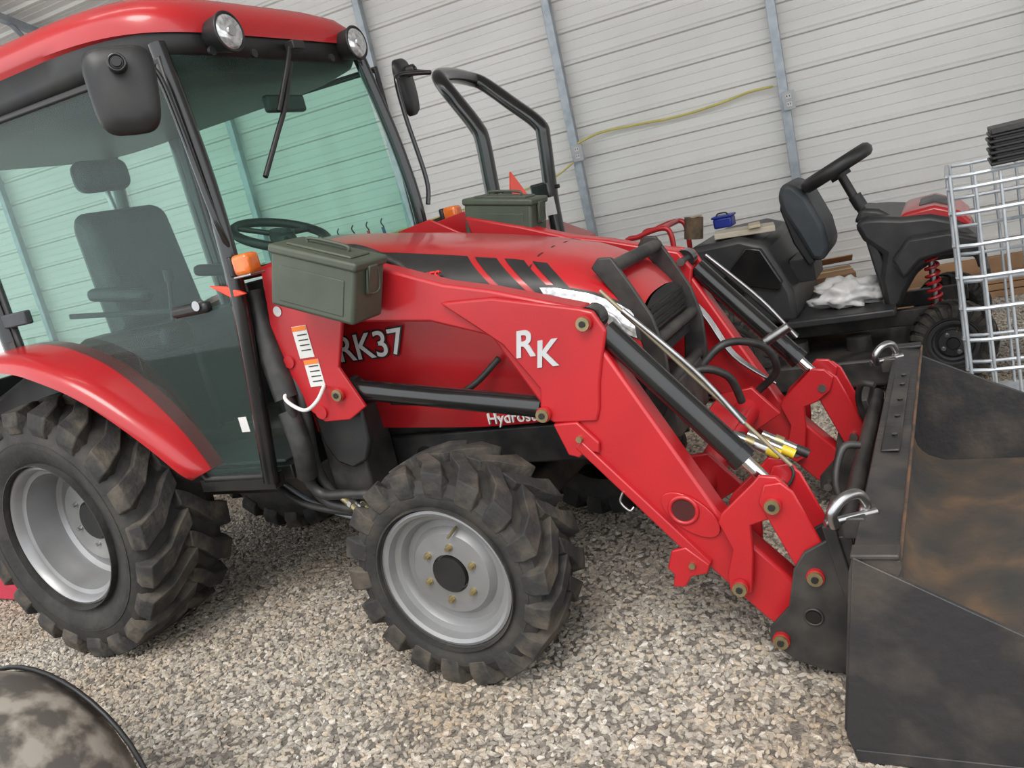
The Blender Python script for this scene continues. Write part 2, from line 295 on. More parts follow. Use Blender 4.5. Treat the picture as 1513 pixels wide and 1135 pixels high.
tube('brake_line',[(-2.25,-.30,.50),(-2.0,-.38,.42),(-1.75,-.38,.36),(-1.6,-.36,.34)],.008,ZINC,T)
prism('step_plate',[(-1.86,.86),(-1.70,.86),(-1.655,.80),(-1.66,.68),(-1.69,.62),(-1.75,.595),(-1.81,.62),(-1.84,.68)],-.47,-.44,BLK,T,bevel=.008)
# front centre hoses and lines
for k in range(3):
    tube('front_hose',[(-.90,-.22+.03*k,.86-.02*k),(-.80,-.26+.03*k,.76-.03*k),(-.70,-.32+.03*k,.66-.02*k),(-.60,-.38+.03*k,.60-.01*k),(-.55,-.40+.04*k,.585-.01*k)],.011,HOSE,T)
for k in range(4):
    tube('far_arm_line',[(-.92,.40-.012*k,.93+.01*k),(-.80,.395-.012*k,.78),(-.72,.39-.012*k,.62),(-.60,.385,.50)],.005,STEEL,T)
tube('front_hose_loop',[(-.80,.15,.62),(-.70,.2,.70),(-.60,.28,.66),(-.58,.34,.56),(-.66,.38,.48)],.013,HOSE,T)
tube('front_hose_loop',[(-.85,.0,.58),(-.76,.05,.66),(-.68,.1,.62),(-.66,.14,.52)],.013,HOSE,T)
for k in range(3):
    q=Vector((-.56+.025*k,-.40+.05*k,.60-.02*k))
    cyl('quick_coupler_body',q,q+Vector((.08,0,-.045)),.012,STEEL,T,12);cyl('quick_coupler_collar',q+Vector((.03,0,-.017)),q+Vector((.05,0,-.028)),.016,GOLD,T,12)
    cyl('quick_coupler_cap',q+Vector((.08,0,-.045)),q+Vector((.11,0,-.062)),.013,YEL if k<2 else HOSE,T,12)
tube('cap_lanyard',[(-.46,-.40,.55),(-.42,-.42,.50),(-.45,-.43,.46),(-.50,-.42,.49)],.004,HOSE,T)
cyl('quick_coupler_body',(-.60,.33,.66),(-.52,.34,.70),.016,STEEL,T,12)
# grille guard
for s in (-1,1):
    prism('guard_plate',[(-.925,1.06),(-.90,1.085),(-.86,1.08),(-.82,1.0),(-.775,.90),(-.755,.80),(-.76,.66),(-.80,.60),(-.84,.66),(-.815,.80),(-.835,.90),(-.875,.98)],s*.21-.008,s*.21+.008,BLKM,T,bevel=.004)
cyl('guard_tube_top',(-.865,-.21,1.05),(-.865,.21,1.05),.021,BLKM,T);cyl('guard_tube_mid',(-.785,-.21,.82),(-.785,.21,.82),.018,BLKM,T);cyl('guard_tube_low',(-.79,-.21,.68),(-.79,.21,.68),.018,BLKM,T)
# ---- cab
for s,sfx,yy0 in ((-1,'near',.56),(1,'far',.505)):
    y=s*yy0
    gp=[(-3.06,1.17),(-2.86,1.14),(-2.66,1.05),(-2.46,.87),(-2.31,.62),(-2.04,.62),(-1.99,.85),(-1.935,1.29),(-1.95,1.90),(-3.06,1.93)]
    mk('door_glass_'+sfx,[(x,y,z) for x,z in gp],[list(range(len(gp)))],GLS,T)
    tube('door_seal_'+sfx,[(x,y,z) for x,z in gp],.013,BLK,T,k=1,closed=True)
    tube('a_pillar_'+sfx,[(-1.965,y*(.97 if s<0 else .86),1.95),(-1.93,y*.97,1.6),(-1.915,y,1.29),(-1.96,y,.95),(-2.02,y,.60)],.026,BLKG,T)
    tube('b_pillar_'+sfx,[(-3.10,y*.97,1.98),(-3.11,y,1.5),(-3.10,y,1.12)],.035,BLKG,T)
    tube('c_pillar_'+sfx,[(-3.50,y*.9,1.98),(-3.55,y*.9,1.5),(-3.50,y*.9,1.0)],.03,BLKG,T)
    gq=[(-3.50,1.05),(-3.12,1.17),(-3.12,1.93),(-3.48,1.93)]
    mk('quarter_glass_'+sfx,[(x,y*(.92 if x<-3.3 else 1),z) for x,z in gq],[[0,1,2,3]],GLS,T)
    fc=[(-3.66,.86),(-3.5,1.02),(-3.3,1.125),(-3.08,1.165),(-2.86,1.145),(-2.68,1.075),(-2.56,.995),(-2.45,.89),(-2.37,.79),(-2.31,.695),(-2.29,.65)]
    sec=[(.50,.012),(.565,.016),(.66,.012),(.71,.004),(.735,-.014),(.738,-.042),(.725,-.046),(.70,-.02),(.56,-.012),(.50,-.014)]
    P=smoothp([(x,0,z) for x,z in fc],4);vs=[];K=len(sec)
    for i,p in enumerate(P):
        t=(P[min(i+1,len(P)-1)]-P[max(i-1,0)]).normalized();nn=Vector((-t.z,0,t.x));u=max(0,(i-18)/(len(P)-19));wd=1-.55*u**1.2
        for yy,oo in sec: vs.append((p.x+nn.x*oo,s*(.5+(yy-.5)*wd),p.z+nn.z*oo))
    fs=[[i*K+j,i*K+(j+1)%K,(i+1)*K+(j+1)%K,(i+1)*K+j] for i in range(len(P)-1) for j in range(K)]+[list(range(K)),list(range((len(P)-1)*K,len(P)*K))]
    mk('fender_'+sfx,vs,fs,RED,T,smooth=True,ang=.9)
    prism('inner_fender_'+sfx,[(-3.5,.6),(-3.5,.98),(-3.1,1.10),(-2.80,1.05),(-2.6,.9),(-2.45,.62)],s*.49,s*.36,INNER,T,bevel=.02)
    tube('mirror_arm_'+sfx,[(-1.90,s*.565,1.35),(-1.895,s*.59,1.45),(-1.92,s*.59,1.70),(-1.93,s*.60,1.84),(-1.93,s*.63,1.875),(-1.89,s*.72,1.875),(-1.86,s*.76,1.87)],.010,BLKG,T)
    box('turn_signal_'+sfx,(-1.815,s*.60,1.29),(.065,.06,.062),AMB,T,bevel=.014,seg=3);box('turn_signal_trim_'+sfx,(-1.815,s*.60,1.258),(.068,.063,.008),STEEL,T,bevel=.003);box('turn_signal_back_'+sfx,(-1.855,s*.60,1.29),(.02,.058,.06),BLK,T,bevel=.006);cyl('turn_signal_post_'+sfx,(-1.88,s*.50,1.27),(-1.86,s*.60,1.28),.012,BLK,T)
    prism('marker_bracket_'+sfx,[(-2.01,1.25),(-1.93,1.235),(-1.87,1.205),(-1.93,1.20)],s*.57,s*.585,TRI if s<0 else REDM,T)
    c=Vector((-1.905,s*.325,1.980))
    cyl('work_lamp_housing_'+sfx,c+Vector((-.06,0,0)),c+Vector((.02,0,-.006)),.045,BLK,T,28,r2=.060);cyl('work_lamp_lens_'+sfx,c+Vector((.018,0,-.006)),c+Vector((.030,0,-.006)),.056,LENS,T,28,r2=.046)
    ring('work_lamp_bezel_'+sfx,c+Vector((.022,0,-.006)),(1,0,0),.057,.005,BLK,T);cyl('work_lamp_bulb_'+sfx,c+Vector((.03,0,-.006)),c+Vector((.036,0,-.006)),.016,CHR,T)
mk('windshield',[(-1.94,-.54,1.27),(-1.95,.49,1.24),(-1.97,.42,1.94),(-1.96,-.52,1.92)],[[0,1,2,3]],GLW,T)
tube('windshield_seal',[(-1.945,-.54,1.26),(-1.93,0,1.25),(-1.95,.50,1.235)],.018,BLK,T)
mk('rear_glass',[(-3.5,-.5,1.05),(-3.5,.46,1.05),(-3.48,.46,1.95),(-3.48,-.5,1.95)],[[0,1,2,3]],GLS,T)
box('cab_floor',(-2.75,0,.60),(1.5,.96,.05),BLK,T);box('door_sill_near',(-2.17,-.545,.60),(.34,.05,.05),BLKG,T);box('door_sill_far',(-2.17,.50,.60),(.34,.05,.05),BLKG,T)
box('floor_mat',(-2.3,-.2,.63),(.5,.5,.012),INNER,T)
box('cab_rear_panel',(-3.5,0,.85),(.04,.92,.42),BLK,T)
prismx('firewall',[(-.40,.62),(.40,.62),(.44,1.0),(.44,1.23),(-.44,1.23),(-.44,1.0)],-2.0,-2.03,BLK,T)
tube('wiper_arm',[(-1.915,-.02,1.955),(-1.905,-.07,1.89),(-1.91,-.17,1.74)],.008,BLK,T);tube('wiper_blade',[(-1.915,-.04,1.90),(-1.91,-.13,1.76),(-1.915,-.20,1.67),(-1.925,-.30,1.54)],.009,BLK,T)
box('wiper_motor',(-1.91,0,1.955),(.04,.06,.03),BLK,T)
for yy in (-.38,-.2,.2,.36): cyl('roof_bolt',(-1.925,yy,1.925),(-1.915,yy,1.925),.014,BLK,T,12)
# roof
def sup(a,hx,hy,p=.32):
    c,s_=math.cos(a),math.sin(a);return (math.copysign(abs(c)**p,c)*hx,math.copysign(abs(s_)**p,s_)*hy)
def rdrop(x):
    t=x+1.86;return -.085*math.exp(min(t,0)/.30)
lay=[(.10,1.895,0),(.03,1.925,0),(.012,1.97,.2),(.012,2.035,.7),(0,2.050,1),(0,2.085,1),(.012,2.115,1),(.045,2.145,1),(.11,2.17,1),(.21,2.188,1),(.36,2.20,1),(.50,2.204,1)]
cx=-2.785;NA=72;vs=[];fs=[];fm=[]
for ins,z,w in lay:
    for i in range(NA):
        x,y=sup(2*math.pi*i/NA,.855-ins,.575-min(ins,.56),.36);x+=cx
        vs.append((x,y,z+rdrop(x)*w))
for l in range(len(lay)-1):
    for i in range(NA): fs.append([l*NA+i,l*NA+(i+1)%NA,(l+1)*NA+(i+1)%NA,(l+1)*NA+i]);fm.append(1 if l<3 else 0)
fs+=[list(range(NA)),list(range((len(lay)-1)*NA,len(lay)*NA))];fm+=[1,0]
mk('cab_roof',vs,fs,[RED,BLK],T,smooth=True,ang=.8,fm=fm)
def mirror(nm,c,yaw,sc=1,roll=0):
    M=Matrix.Rotation(yaw,3,'Z')@Matrix.Rotation(roll,3,'X');vs=[];n=28
    for d,k in ((-.012,.86),(-.004,1),(.008,1),(.02,.9),(.03,.6)):
        for i in range(n):
            a,b=sup(2*math.pi*i/n,.095*k*sc,.125*k*sc,.5);a*=1+.12*b/.125
            vs.append(Vector(c)+M@Vector((d,a,b)))
    fs=[[l*n+i,l*n+(i+1)%n,(l+1)*n+(i+1)%n,(l+1)*n+i] for l in range(4) for i in range(n)]+[list(range(n)),list(range(4*n,5*n))]
    mk(nm,vs,fs,BLK,T,smooth=True,ang=.9)
    p=Vector(c)+M@Vector((.03,0,.06));q=p+M@Vector((.03,0,0));cyl(nm+'_knob',p,q,.024,BLK,T);ring(nm+'_knob_ring',q,M@Vector((1,0,0)),.02,.004,BLKG,T);cyl(nm+'_knob_tip',q,q+M@Vector((.01,0,0)),.012,BLK,T)
mirror('mirror_near',(-1.88,-.78,1.795),-.75,.90,-.08)
mirror('mirror_far',(-2.02,.80,1.85),.25,.95,.15)
tube('mirror_arm_far_link',[(-1.86,.76,1.87),(-1.95,.80,1.90)],.009,BLKG,T)
box('door_handle_bar',(-2.42,-.545,1.215),(.66,.012,.018),SEATM,T,rot=(0,.10,0));box('door_latch',(-2.12,-.575,1.19),(.16,.035,.035),BLK,T,bevel=.012);box('door_hinge',(-3.0,-.575,1.28),(.14,.03,.05),SEATM,T,bevel=.006)
cyl('door_latch_button',(-2.07,-.575,1.20),(-2.07,-.60,1.20),.016,STEEL,T)
box('door_sticker',(-2.06,-.563,.80),(.035,.002,.05),WHT,T,bevel=0);box('pillar_label',(-3.05,-.60,1.17),(.05,.002,.07),GRS,T,bevel=0)
# interior
ring('steering_wheel',(-2.20,0,1.36),(.45,0,1),.17,.017,BLK,T);cyl('steering_hub',(-2.20,0,1.345),(-2.19,0,1.375),.045,BLK,T)
for a in (0,2.1,4.2):
    t,u,v=frame((.45,0,1));e=Vector((-2.20,0,1.36))+(u*math.cos(a)+v*math.sin(a))*.165;cyl('steering_spoke',(-2.20,0,1.36),e,.010,BLK,T,8)
cyl('steering_column',(-2.20,0,1.36),(-2.08,0,1.05),.045,BLK,T);box('instrument_panel',(-2.07,0,1.20),(.14,.40,.12),BLK,T,rot=(0,.5,0),bevel=.03)
prism('seat_back',[(-2.98,1.08),(-2.90,1.15),(-2.96,1.58),(-3.02,1.63),(-3.08,1.58),(-3.06,1.10)],-.20,.20,SEATM,T,bevel=.035)
box('seat_headrest',(-3.05,0,1.76),(.09,.25,.13),SEATM,T,bevel=.05,seg=4);cyl('headrest_post',(-3.03,0,1.6),(-3.05,0,1.72),.012,STEEL,T,8)
box('seat_cushion',(-2.78,0,1.08),(.46,.44,.12),SEATM,T,bevel=.04,seg=3);box('seat_base',(-2.8,0,.85),(.36,.34,.38),BLK,T,bevel=.02)
for s in (-1,1): box('armrest',(-2.82,s*.27,1.28),(.32,.06,.05),SEATM,T,bevel=.02,rot=(0,.15,0))
box('side_console',(-2.7,-.36,1.10),(.5,.14,.10),BLK,T,bevel=.03);cyl('gear_lever',(-2.5,-.34,1.13),(-2.46,-.33,1.30),.009,BLK,T,8);cyl('gear_knob',(-2.46,-.33,1.29),(-2.455,-.33,1.33),.018,BLK,T,12)
box('interior_mirror',(-2.06,.05,1.80),(.03,.2,.06),BLK,T,bevel=.01)
# ---- bucket
for s in (-1,1):
    y=s*.82
    prism('bucket_side',[(-.25,.475),(.03,.315),(.30,.17),(.52,.03),(.52,.0),(-.30,.0),(-.315,.06)],y-.006,y+.006,BUCK,T,bevel=.002)
    prism('bucket_side_wear',[(-.30,.0),(.53,.0),(.53,.03),(-.30,.03)],y-.012 if s<0 else y-.004,y+.004 if s<0 else y+.012,BUCK,T,bevel=.002)
bk=[(-.25,.475),(-.165,.465),(-.163,.45),(-.185,.40),(-.235,.16),(-.225,.09),(-.19,.045),(-.13,.022),(.55,.012),(.58,.006),(.55,.0),(-.24,.0),(-.30,.02),(-.318,.07),(-.262,.44)]
prism('bucket_shell',bk,-.82,.82,BUCK,T,bevel=.001)
mk('bucket_liner_worn',[(x,yy,z) for x,z in ((-.231,.18),(-.229,.14),(-.220,.09),(-.205,.066),(-.185,.047),(-.13,.025),(.55,.015)) for yy in (-.812,.812)],[[2*i,2*i+1,2*i+3,2*i+2] for i in range(6)],RUST,T,smooth=True,ang=1.0)
cyl('bucket_top_weld',(-.165,-.815,.466),(-.165,.815,.466),.004,RUSTE,T,8)
box('bucket_corner_cap_near',(-.21,-.80,.474),(.09,.05,.012),BUCK,T);box('bucket_corner_cap_far',(-.21,.80,.474),(.09,.05,.012),BUCK,T)
box('bucket_top_plate',(-.212,.1,.4765),(.045,.7,.008),BLKM,T)
for yy in (-.15,0,.15,.3,.4): cyl('bucket_top_bolt',(-.205,yy,.48),(-.205,yy,.486),.008,BLKG,T,6)
for s in (-1,1):
    box('quick_attach_frame',(-.305,s*.47,.22),(.03,.18,.40),BLKM,T,rot=(0,-.15,0))
    tube('bucket_shackle',[(-.30,s*.64-.03,.47),(-.30,s*.64-.04,.505),(-.275,s*.64-.02,.53),(-.25,s*.64+.01,.525),(-.24,s*.64+.03,.495),(-.245,s*.64+.03,.475)],.012,STEEL,T)
    cyl('shackle_pin',(-.32,s*.64-.03,.475),(-.22,s*.64+.03,.475),.009,STEEL,T,10)
    box('shackle_lug',(-.265,s*.64,.455),(.05,.03,.05),BLKM,T)
cyl('attach_bar_top',(-.305,-.55,.38),(-.305,.55,.38),.022,BLKM,T);cyl('attach_bar_low',(-.33,-.50,.07),(-.33,.50,.07),.02,BLKM,T)
for s in (-1,1): tube('attach_latch_handle',[(-.31,s*.35,.32),(-.34,s*.33,.42),(-.32,s*.28,.50),(-.28,s*.26,.50)],.010,BLKM,T)
# ------------------------------------------------------------ ammo cans
def can(loc,rot):
    A=empty('ammo_can',loc,rot)
    box('body',(0,0,-.008),(.285,.14,.165),OLIVE,A,bevel=.010,seg=3);box('lid',(0,0,.072),(.298,.152,.026),OLIVE,A,bevel=.008,seg=3)
    box('lid_raised',(0,0,.088),(.22,.09,.008),OLIVE,A,bevel=.004);box('side_panel',(0,-.071,-.02),(.22,.003,.10),OLIVE,A,bevel=.0015)
    tube('carry_handle',[(-.07,0,.092),(-.065,0,.104),(0,0,.107),(.065,0,.104),(.07,0,.092)],.005,OLIVE,A)
    box('latch',(.149,0,.03),(.012,.04,.08),OLIVE,A,bevel=.003);tube('latch_wire',[(.15,-.025,.06),(.158,-.025,.0),(.158,.025,.0),(.15,.025,.06)],.0025,OLIVE,A);box('hinge',(-.149,0,.05),(.012,.07,.03),OLIVE,A,bevel=.003)
can((-1.56,YC-.575,1.20),(0,.36,0));can((-1.53,YC+.50,1.225),(0,.20,0))
# ------------------------------------------------------------ second tractor (mostly hidden)
T2=empty('compact_tractor',(0,4.28,0))
P=[(-2.12,-.30,.85),(-2.12,-.30,1.3),(-2.11,-.30,1.60),(-2.13,-.30,1.69),(-2.20,-.30,1.82),(-2.26,-.30,1.93),(-2.31,-.22,1.985),(-2.36,0,2.01),(-2.38,.22,2.0),(-2.33,.28,1.96),(-2.18,.28,1.81),(-2.04,.28,1.66),(-2.03,.28,1.56),(-2.06,.28,1.2),(-2.06,.28,.85)]
tube('rops_hoop',P,.050,BLKG,T2,n=12,flat=.75)
for s in (-1,1): box('rops_socket',(-2.10,s*.29,1.28),(.12,.12,.12),BLKG,T2,bevel=.01);cyl('rops_knob',(-2.05,s*.29,1.30),(-2.0,s*.29,1.30),.012,BLK,T2,10)
box('rops_label',(-2.045,.215,1.2),(.06,.002,.10),WHT,T2,bevel=0)
mk('slow_vehicle_triangle',[(x-.05,y,z-.015) for x,y,z in ((-2.12,-.06,1.20),(-2.00,.08,1.20),(-2.09,0,1.45),(-2.13,-.06,1.20),(-2.01,.08,1.20),(-2.10,0,1.45))],[[0,1,2],[5,4,3],[0,1,4,3],[1,2,5,4],[0,3,5,2]],TRI,T2)
prism('rear_body',[(-2.9,.5),(-2.9,.95),(-2.6,1.05),(-2.2,1.08),(-1.98,.9),(-1.98,.45)],-.3,.3,BLKM,T2,bevel=.02)
for n_,a_,b_ in (('left',-.55,-.25),('right',.25,.55)): prism('fender_'+n_,[(-2.75,.9),(-2.6,1.08),(-2.2,1.12),(-1.95,.98),(-1.85,.7),(-1.88,.7),(-1.98,.94),(-2.2,1.08),(-2.58,1.04)],a_,b_,RED,T2)
prism('bonnet',[(-3.3,.6),(-3.3,1.08),(-3.9,1.0),(-4.2,.9),(-4.25,.6)],-.27,.27,RED,T2,bevel=.06)
box('operator_seat',(-2.45,0,1.10),(.35,.4,.08),SEATM,T2,bevel=.03);box('operator_seat_back',(-2.30,0,1.16),(.08,.4,.12),SEATM,T2,bevel=.03)
wheel('wheel_rear_near',T2,(-2.35,-.46,.45),.45,.3,.24,21,.035,-1,.1);wheel('wheel_rear_far',T2,(-2.35,.46,.45),.45,.3,.24,21,.035,1,.1)
wheel('wheel_front_near',T2,(-3.9,-.42,.30),.30,.22,.17,19,.03,-1,.05);wheel('wheel_front_far',T2,(-3.9,.42,.30),.30,.22,.17,19,.03,1,.05)
# ------------------------------------------------------------ ride-on mower
Z=empty('ride_on_mower',(0,4.28,0))
GRY=mat('charcoal_plastic',(.024,.024,.026),.42,0,(.038,.037,.037),8)
DRIM=mat('dark_rim',(.05,.05,.052),.4,.3)
def smallwheel(nm,x,y,z,R,w,s):
    wheel(nm,Z,(x,y,z),R,w,R*.52,22,.012,s,.03,bolts=4,br=R*.25,boltm=STEEL,rm=DRIM)
smallwheel('wheel_front_near',-.085,.07,.19,.19,.15,-1);smallwheel('wheel_front_far',-.085,.80,.19,.19,.15,1)
smallwheel('wheel_rear_near',-1.13,.06,.25,.25,.2,-1);smallwheel('wheel_rear_far',-1.13,.80,.25,.25,.2,1)
prism('front_body',[(-.45,.80),(-.41,.83),(-.33,.82),(-.24,.80),(-.12,.79),(-.02,.75),(.05,.67),(.07,.61),(.05,.56),(-.02,.57),(-.12,.57),(-.2,.53),(-.26,.44),(-.29,.37),(-.36,.37),(-.37,.52),(-.34,.64),(-.42,.72)],.10,.78,GRY,Z,bevel=.03)
prism('front_fender',[(-.30,.62),(-.22,.71),(-.05,.71),(.07,.66),(.09,.58),(.05,.52),(.04,.58),(-.05,.62),(-.18,.60),(-.26,.52)],.0,.14,GRY,Z,bevel=.015)
prism('bonnet_red',[(-.28,.775),(-.23,.815),(-.10,.825),(.0,.78),(.05,.72),(.04,.69),(-.03,.73),(-.12,.77)],.14,.74,RED,Z,bevel=.02)
prism('bonnet_grey_inset',[(-.17,.823),(-.10,.832),(-.02,.795),(-.03,.79),(-.10,.82),(-.16,.815)],.28,.60,GRY,Z,bevel=.004)
box('bumper',(.085,.44,.46),(.03,.5,.05),GRY,Z)
tube('shock_spring',[( -.14+.028*math.cos(t),.12+.028*math.sin(t),.30+.29*t/(2*math.pi*8)) for t in np.linspace(0,2*math.pi*8,100)],.008,REDM,Z,n=6,k=1)
cyl('shock_rod',(-.14,.12,.24),(-.14,.12,.62),.014,STEEL,Z);cyl('front_axle',(-.085,.1,.20),(-.085,.8,.20),.025,BLKM,Z)
box('frame_rail_near',(-.65,.2,.30),(1.3,.05,.08),BLKM,Z);box('frame_rail_far',(-.65,.65,.30),(1.3,.05,.08),BLKM,Z)
box('foot_board',(-.56,.36,.375),(.50,.76,.04),GRY,Z,bevel=.01);prism('foot_rest_riser',[(-.36,.38),(-.30,.38),(-.38,.78),(-.42,.78)],.12,.7,GRY,Z,bevel=.01)
prism('cutting_deck',[(-1.0,.06),(-.98,.15),(-.90,.19),(-.38,.19),(-.30,.14),(-.28,.05)],-.12,.95,BLKM,Z,bevel=.015)
for x,y in ((-.8,.1),(-.5,.1)): cyl('deck_spindle',(x,y,.18),(x,y,.26),.06,BLKM,Z)
cyl('deck_wheel',(-.30,-.17,.08),(-.30,-.13,.08),.07,GRY,Z)
prism('rear_body',[(-1.33,.45),(-1.31,.74),(-1.24,.84),(-.98,.85),(-.86,.80),(-.76,.54),(-.76,.38),(-1.0,.38)],.02,.84,GRY,Z,bevel=.03)
prism('rear_fender_trim',[(-1.20,.56),(-.95,.80),(-.88,.78),(-.80,.60),(-.82,.56),(-.95,.60),(-1.05,.54)],-.01,.03,BLKG,Z,bevel=.008)
prism('engine_guard',[(-1.42,.5),(-1.42,.6),(-1.33,.6),(-1.33,.5)],.05,.8,BLKM,Z)
prism('seat_back',[(-.80,1.0),(-.77,1.06),(-.72,1.05),(-.66,.98),(-.60,.82),(-.585,.70),(-.62,.64),(-.68,.65),(-.73,.78),(-.79,.92)],.2,.62,SEATM,Z,bevel=.035)
prism('seat_shell',[(-.80,.93),(-.785,1.0),(-.72,.82),(-.665,.64),(-.70,.62),(-.76,.75)],.22,.60,BLK,Z,bevel=.01);box('seat_mount',(-.74,.4,.60),(.12,.3,.12),BLK,Z)
ring('steering_wheel',(-.51,.25,1.08),(-.38,0,.92),.15,.036,BLK,Z);cyl('steering_hub',(-.51,.25,1.08),(-.49,.25,1.03),.05,BLK,Z)
for a in (0,2.1,4.2):
    t,u,v=frame((-.38,0,.92));e=Vector((-.51,.25,1.08))+(u*math.cos(a)+v*math.sin(a))*.145;cyl('steering_spoke',(-.50,.25,1.065),e,.012,BLK,Z,8)
cyl('steering_column',(-.50,.25,1.06),(-.40,.25,.80),.022,BLK,Z);cyl('column_collar',(-.445,.25,.93),(-.42,.25,.87),.032,BLK,Z);prism('dash_pod',[(-.46,.80),(-.42,.87),(-.34,.85),(-.28,.80)],.18,.46,GRY,Z,bevel=.02)
b=empty('firewood_log',(-1.24,4.42,.875),(0,0,.3));cyl('log',(0,0,0),(.02,0,.11),.05,mat('bark',(.13,.085,.05),.9,0,(.06,.045,.03),20,bump=.5),b,14);cyl('cut_face',(.02,0,.11),(.02,0,.113),.044,mat('cut_wood',(.35,.25,.14),.8),b,14)
b=empty('tool_case',(-1.10,4.56,.89));BLU=mat('blue_plastic',(.01,.025,.24),.4);box('case',(0,0,.03),(.10,.10,.055),BLU,b,bevel=.01);box('case_lid',(0,0,.062),(.11,.11,.012),BLU,b);tube('case_handle',[(-.03,-.03,.067),(-.02,-.03,.08),(.02,-.03,.08),(.03,-.03,.067)],.004,BLK,b)
b=empty('board_offcut',(-.98,4.45,.855));box('board',(.0,0,.01),(.30,.20,.03),mat('pale_wood',(.5,.46,.38),.7,0,(.42,.36,.28),4),b,rot=(0,.05,.2));box('cleat',(.06,-.03,.032),(.06,.16,.016),mat('pale_wood2',(.5,.42,.3),.7),b,rot=(0,0,.2))
b=empty('red_tube_rack',(-1.46,4.3,.9))
for yy in (0,.3): tube('rack_tube',[(-.12,yy,-.4),(-.12,yy,.0),(-.03,yy,.05),(.1,yy,.07),(.14,yy,.03),(.14,yy,-.1)],.014,REDM,b)
cyl('rack_cross',(.1,0,.07),(.1,.3,.07),.014,REDM,b);box('rack_foot',(-.12,.15,-.65),(.06,.36,.5),REDM,b)
def blob(name,c,s,m,seed,par=None,amp=.3,fr=3.0):
    from mathutils import noise
    import bmesh
    bm=bmesh.new();bmesh.ops.create_icosphere(bm,subdivisions=4,radius=1)
    for v in bm.verts:
        n=noise.noise(v.co*fr+Vector((seed,0,0)))*amp+noise.noise(v.co*fr*3+Vector((seed,5,0)))*amp*.35
        v.co=v.co*(1+n);v.co=Vector((v.co.x*s[0],v.co.y*s[1],max(v.co.z,-.6)*s[2]))
    me=bpy.data.meshes.new(name);bm.to_mesh(me);bm.free();me.materials.append(m);me.polygons.foreach_set('use_smooth',[True]*len(me.polygons))
    o=bpy.data.objects.new(name,me);COL.objects.link(o);o.location=c
    if par:o.parent=par
    return o
blob('plastic_bag',(-.53,4.50,.445),(.16,.12,.08),mat('bag_plastic',(.66,.65,.64),.35),3,amp=.55,fr=2.4)
CARD=mat('cardboard',(.40,.22,.11),.8,0,(.30,.17,.09),5)
b=empty('cardboard_box',(-.86,5.55,0),(0,0,.2))
box('carton',(0,0,.20),(.5,.32,.40),CARD,b);box('carton_flap',(-.2,-.2,.42),(.2,.1,.008),CARD,b,rot=(.4,0,0));box('carton_flap',(.15,.2,.44),(.25,.1,.008),CARD,b,rot=(-.5,0,0));box('carton_tape',(0,0,.4035),(.5,.05,.002),mat('tape',(.6,.5,.3),.3),b,bevel=0)
# ------------------------------------------------------------ wire cage + crate
C=empty('wire_cage',(0,3.52,0));CG=mat('galvanised_wire',(.52,.55,.58),.4,.4,(.42,.45,.48),20)
ZL=(.05,.16,.28,.40,.52,.64,.76,.88,.97,1.015)
for y in (0,.55):
    for z in ZL: tube('rail',[(-.03,y,z),(.04,y-.02,z-.004),(.4,y-.02,z),(.85,y,z)],.008,CG,C,n=6,k=2)
    for i in range(12): cyl('upright',(-.02+.079*i,y-.02,0),(-.02+.079*i,y-.02,1.02),.006,CG,C,8)
for x in (-.03,.85):
    for z in ZL: cyl('end_rail',(x,0,z),(x,.55,z),.008,CG,C,6)
    for i in range(7): cyl('end_upright',(x,.03+.08*i,0),(x,.03+.08*i,1.02),.006,CG,C,8)
box('pallet_base',(.41,.27,.03),(.88,.56,.05),CG,C)
K=empty('plastic_crate',(.44,3.62,1.028))
for i in range(6): box('crate_rib',(0,0,.012+.019*i),(.66-.01*(i%2),.30-.01*(i%2),.012),BLK,K,rot=(0,-.02,0))
box('crate_core',(0,0,.06),(.62,.27,.11),BLK,K);box('crate_lid',(0,.0,.125),(.64,.30,.02),BLKM,K,rot=(0,-.03,0))
# ------------------------------------------------------------ camo atv corner
A=empty('atv',(-2.04,.82,-.015))
CAMO=mat('camo_fender',(.27,.245,.21),.5,0,(.075,.068,.06),14,lo=.40,hi=.56,detail=12,c3=(.17,.15,.125))
vs=[];fs=[];NX=14;NY=8
for i in range(NX+1):
    a=math.radians(175-170*i/NX)
    for j in range(NY+1):
        v=j/NY;r=.315-.05*abs(2*v-1)**3
        vs.append((r*math.cos(a)*1.1,-.17+.34*v,.24+r*math.sin(a)*.98))
for i in range(NX):
    for j in range(NY): fs.append([i*(NY+1)+j,i*(NY+1)+j+1,(i+1)*(NY+1)+j+1,(i+1)*(NY+1)+j])
o=mk('fender_camo',vs,fs,CAMO,A,smooth=True,ang=1.5);sm=o.modifiers.new('s','SOLIDIFY');sm.thickness=.014
for q in (-.155,.16): tube('fender_bead',[(.325*math.cos(math.radians(175-170*i/10))*1.03,q,.24+.275*math.sin(math.radians(175-170*i/10))) for i in range(11)],.006,BLK,A,k=2)
wheel('atv_wheel',A,(0,.02,.255),.24,.22,.12,20,.022,1,.04)
box('rack_bar',(-.16,.0,.555),(.16,.26,.03),BLK,A,bevel=.01);box('body_panel',(-.45,0,.42),(.30,.34,.22),CAMO,A,bevel=.05,seg=3);cyl('axle',(0,-.3,.24),(0,0,.24),.03,BLK,A)
Bx=empty('box_blade',(-4.05,2.05,0));PNK=mat('faded_red_paint',(.45,.03,.06),.5)
box('blade_side',(0,0,.16),(.5,.03,.30),PNK,Bx);box('blade_side',(0,.9,.16),(.5,.03,.30),PNK,Bx);box('blade_back',(-.2,.45,.16),(.03,.9,.28),PNK,Bx);box('blade_front',(.18,.45,.10),(.03,.9,.1),PNK,Bx)
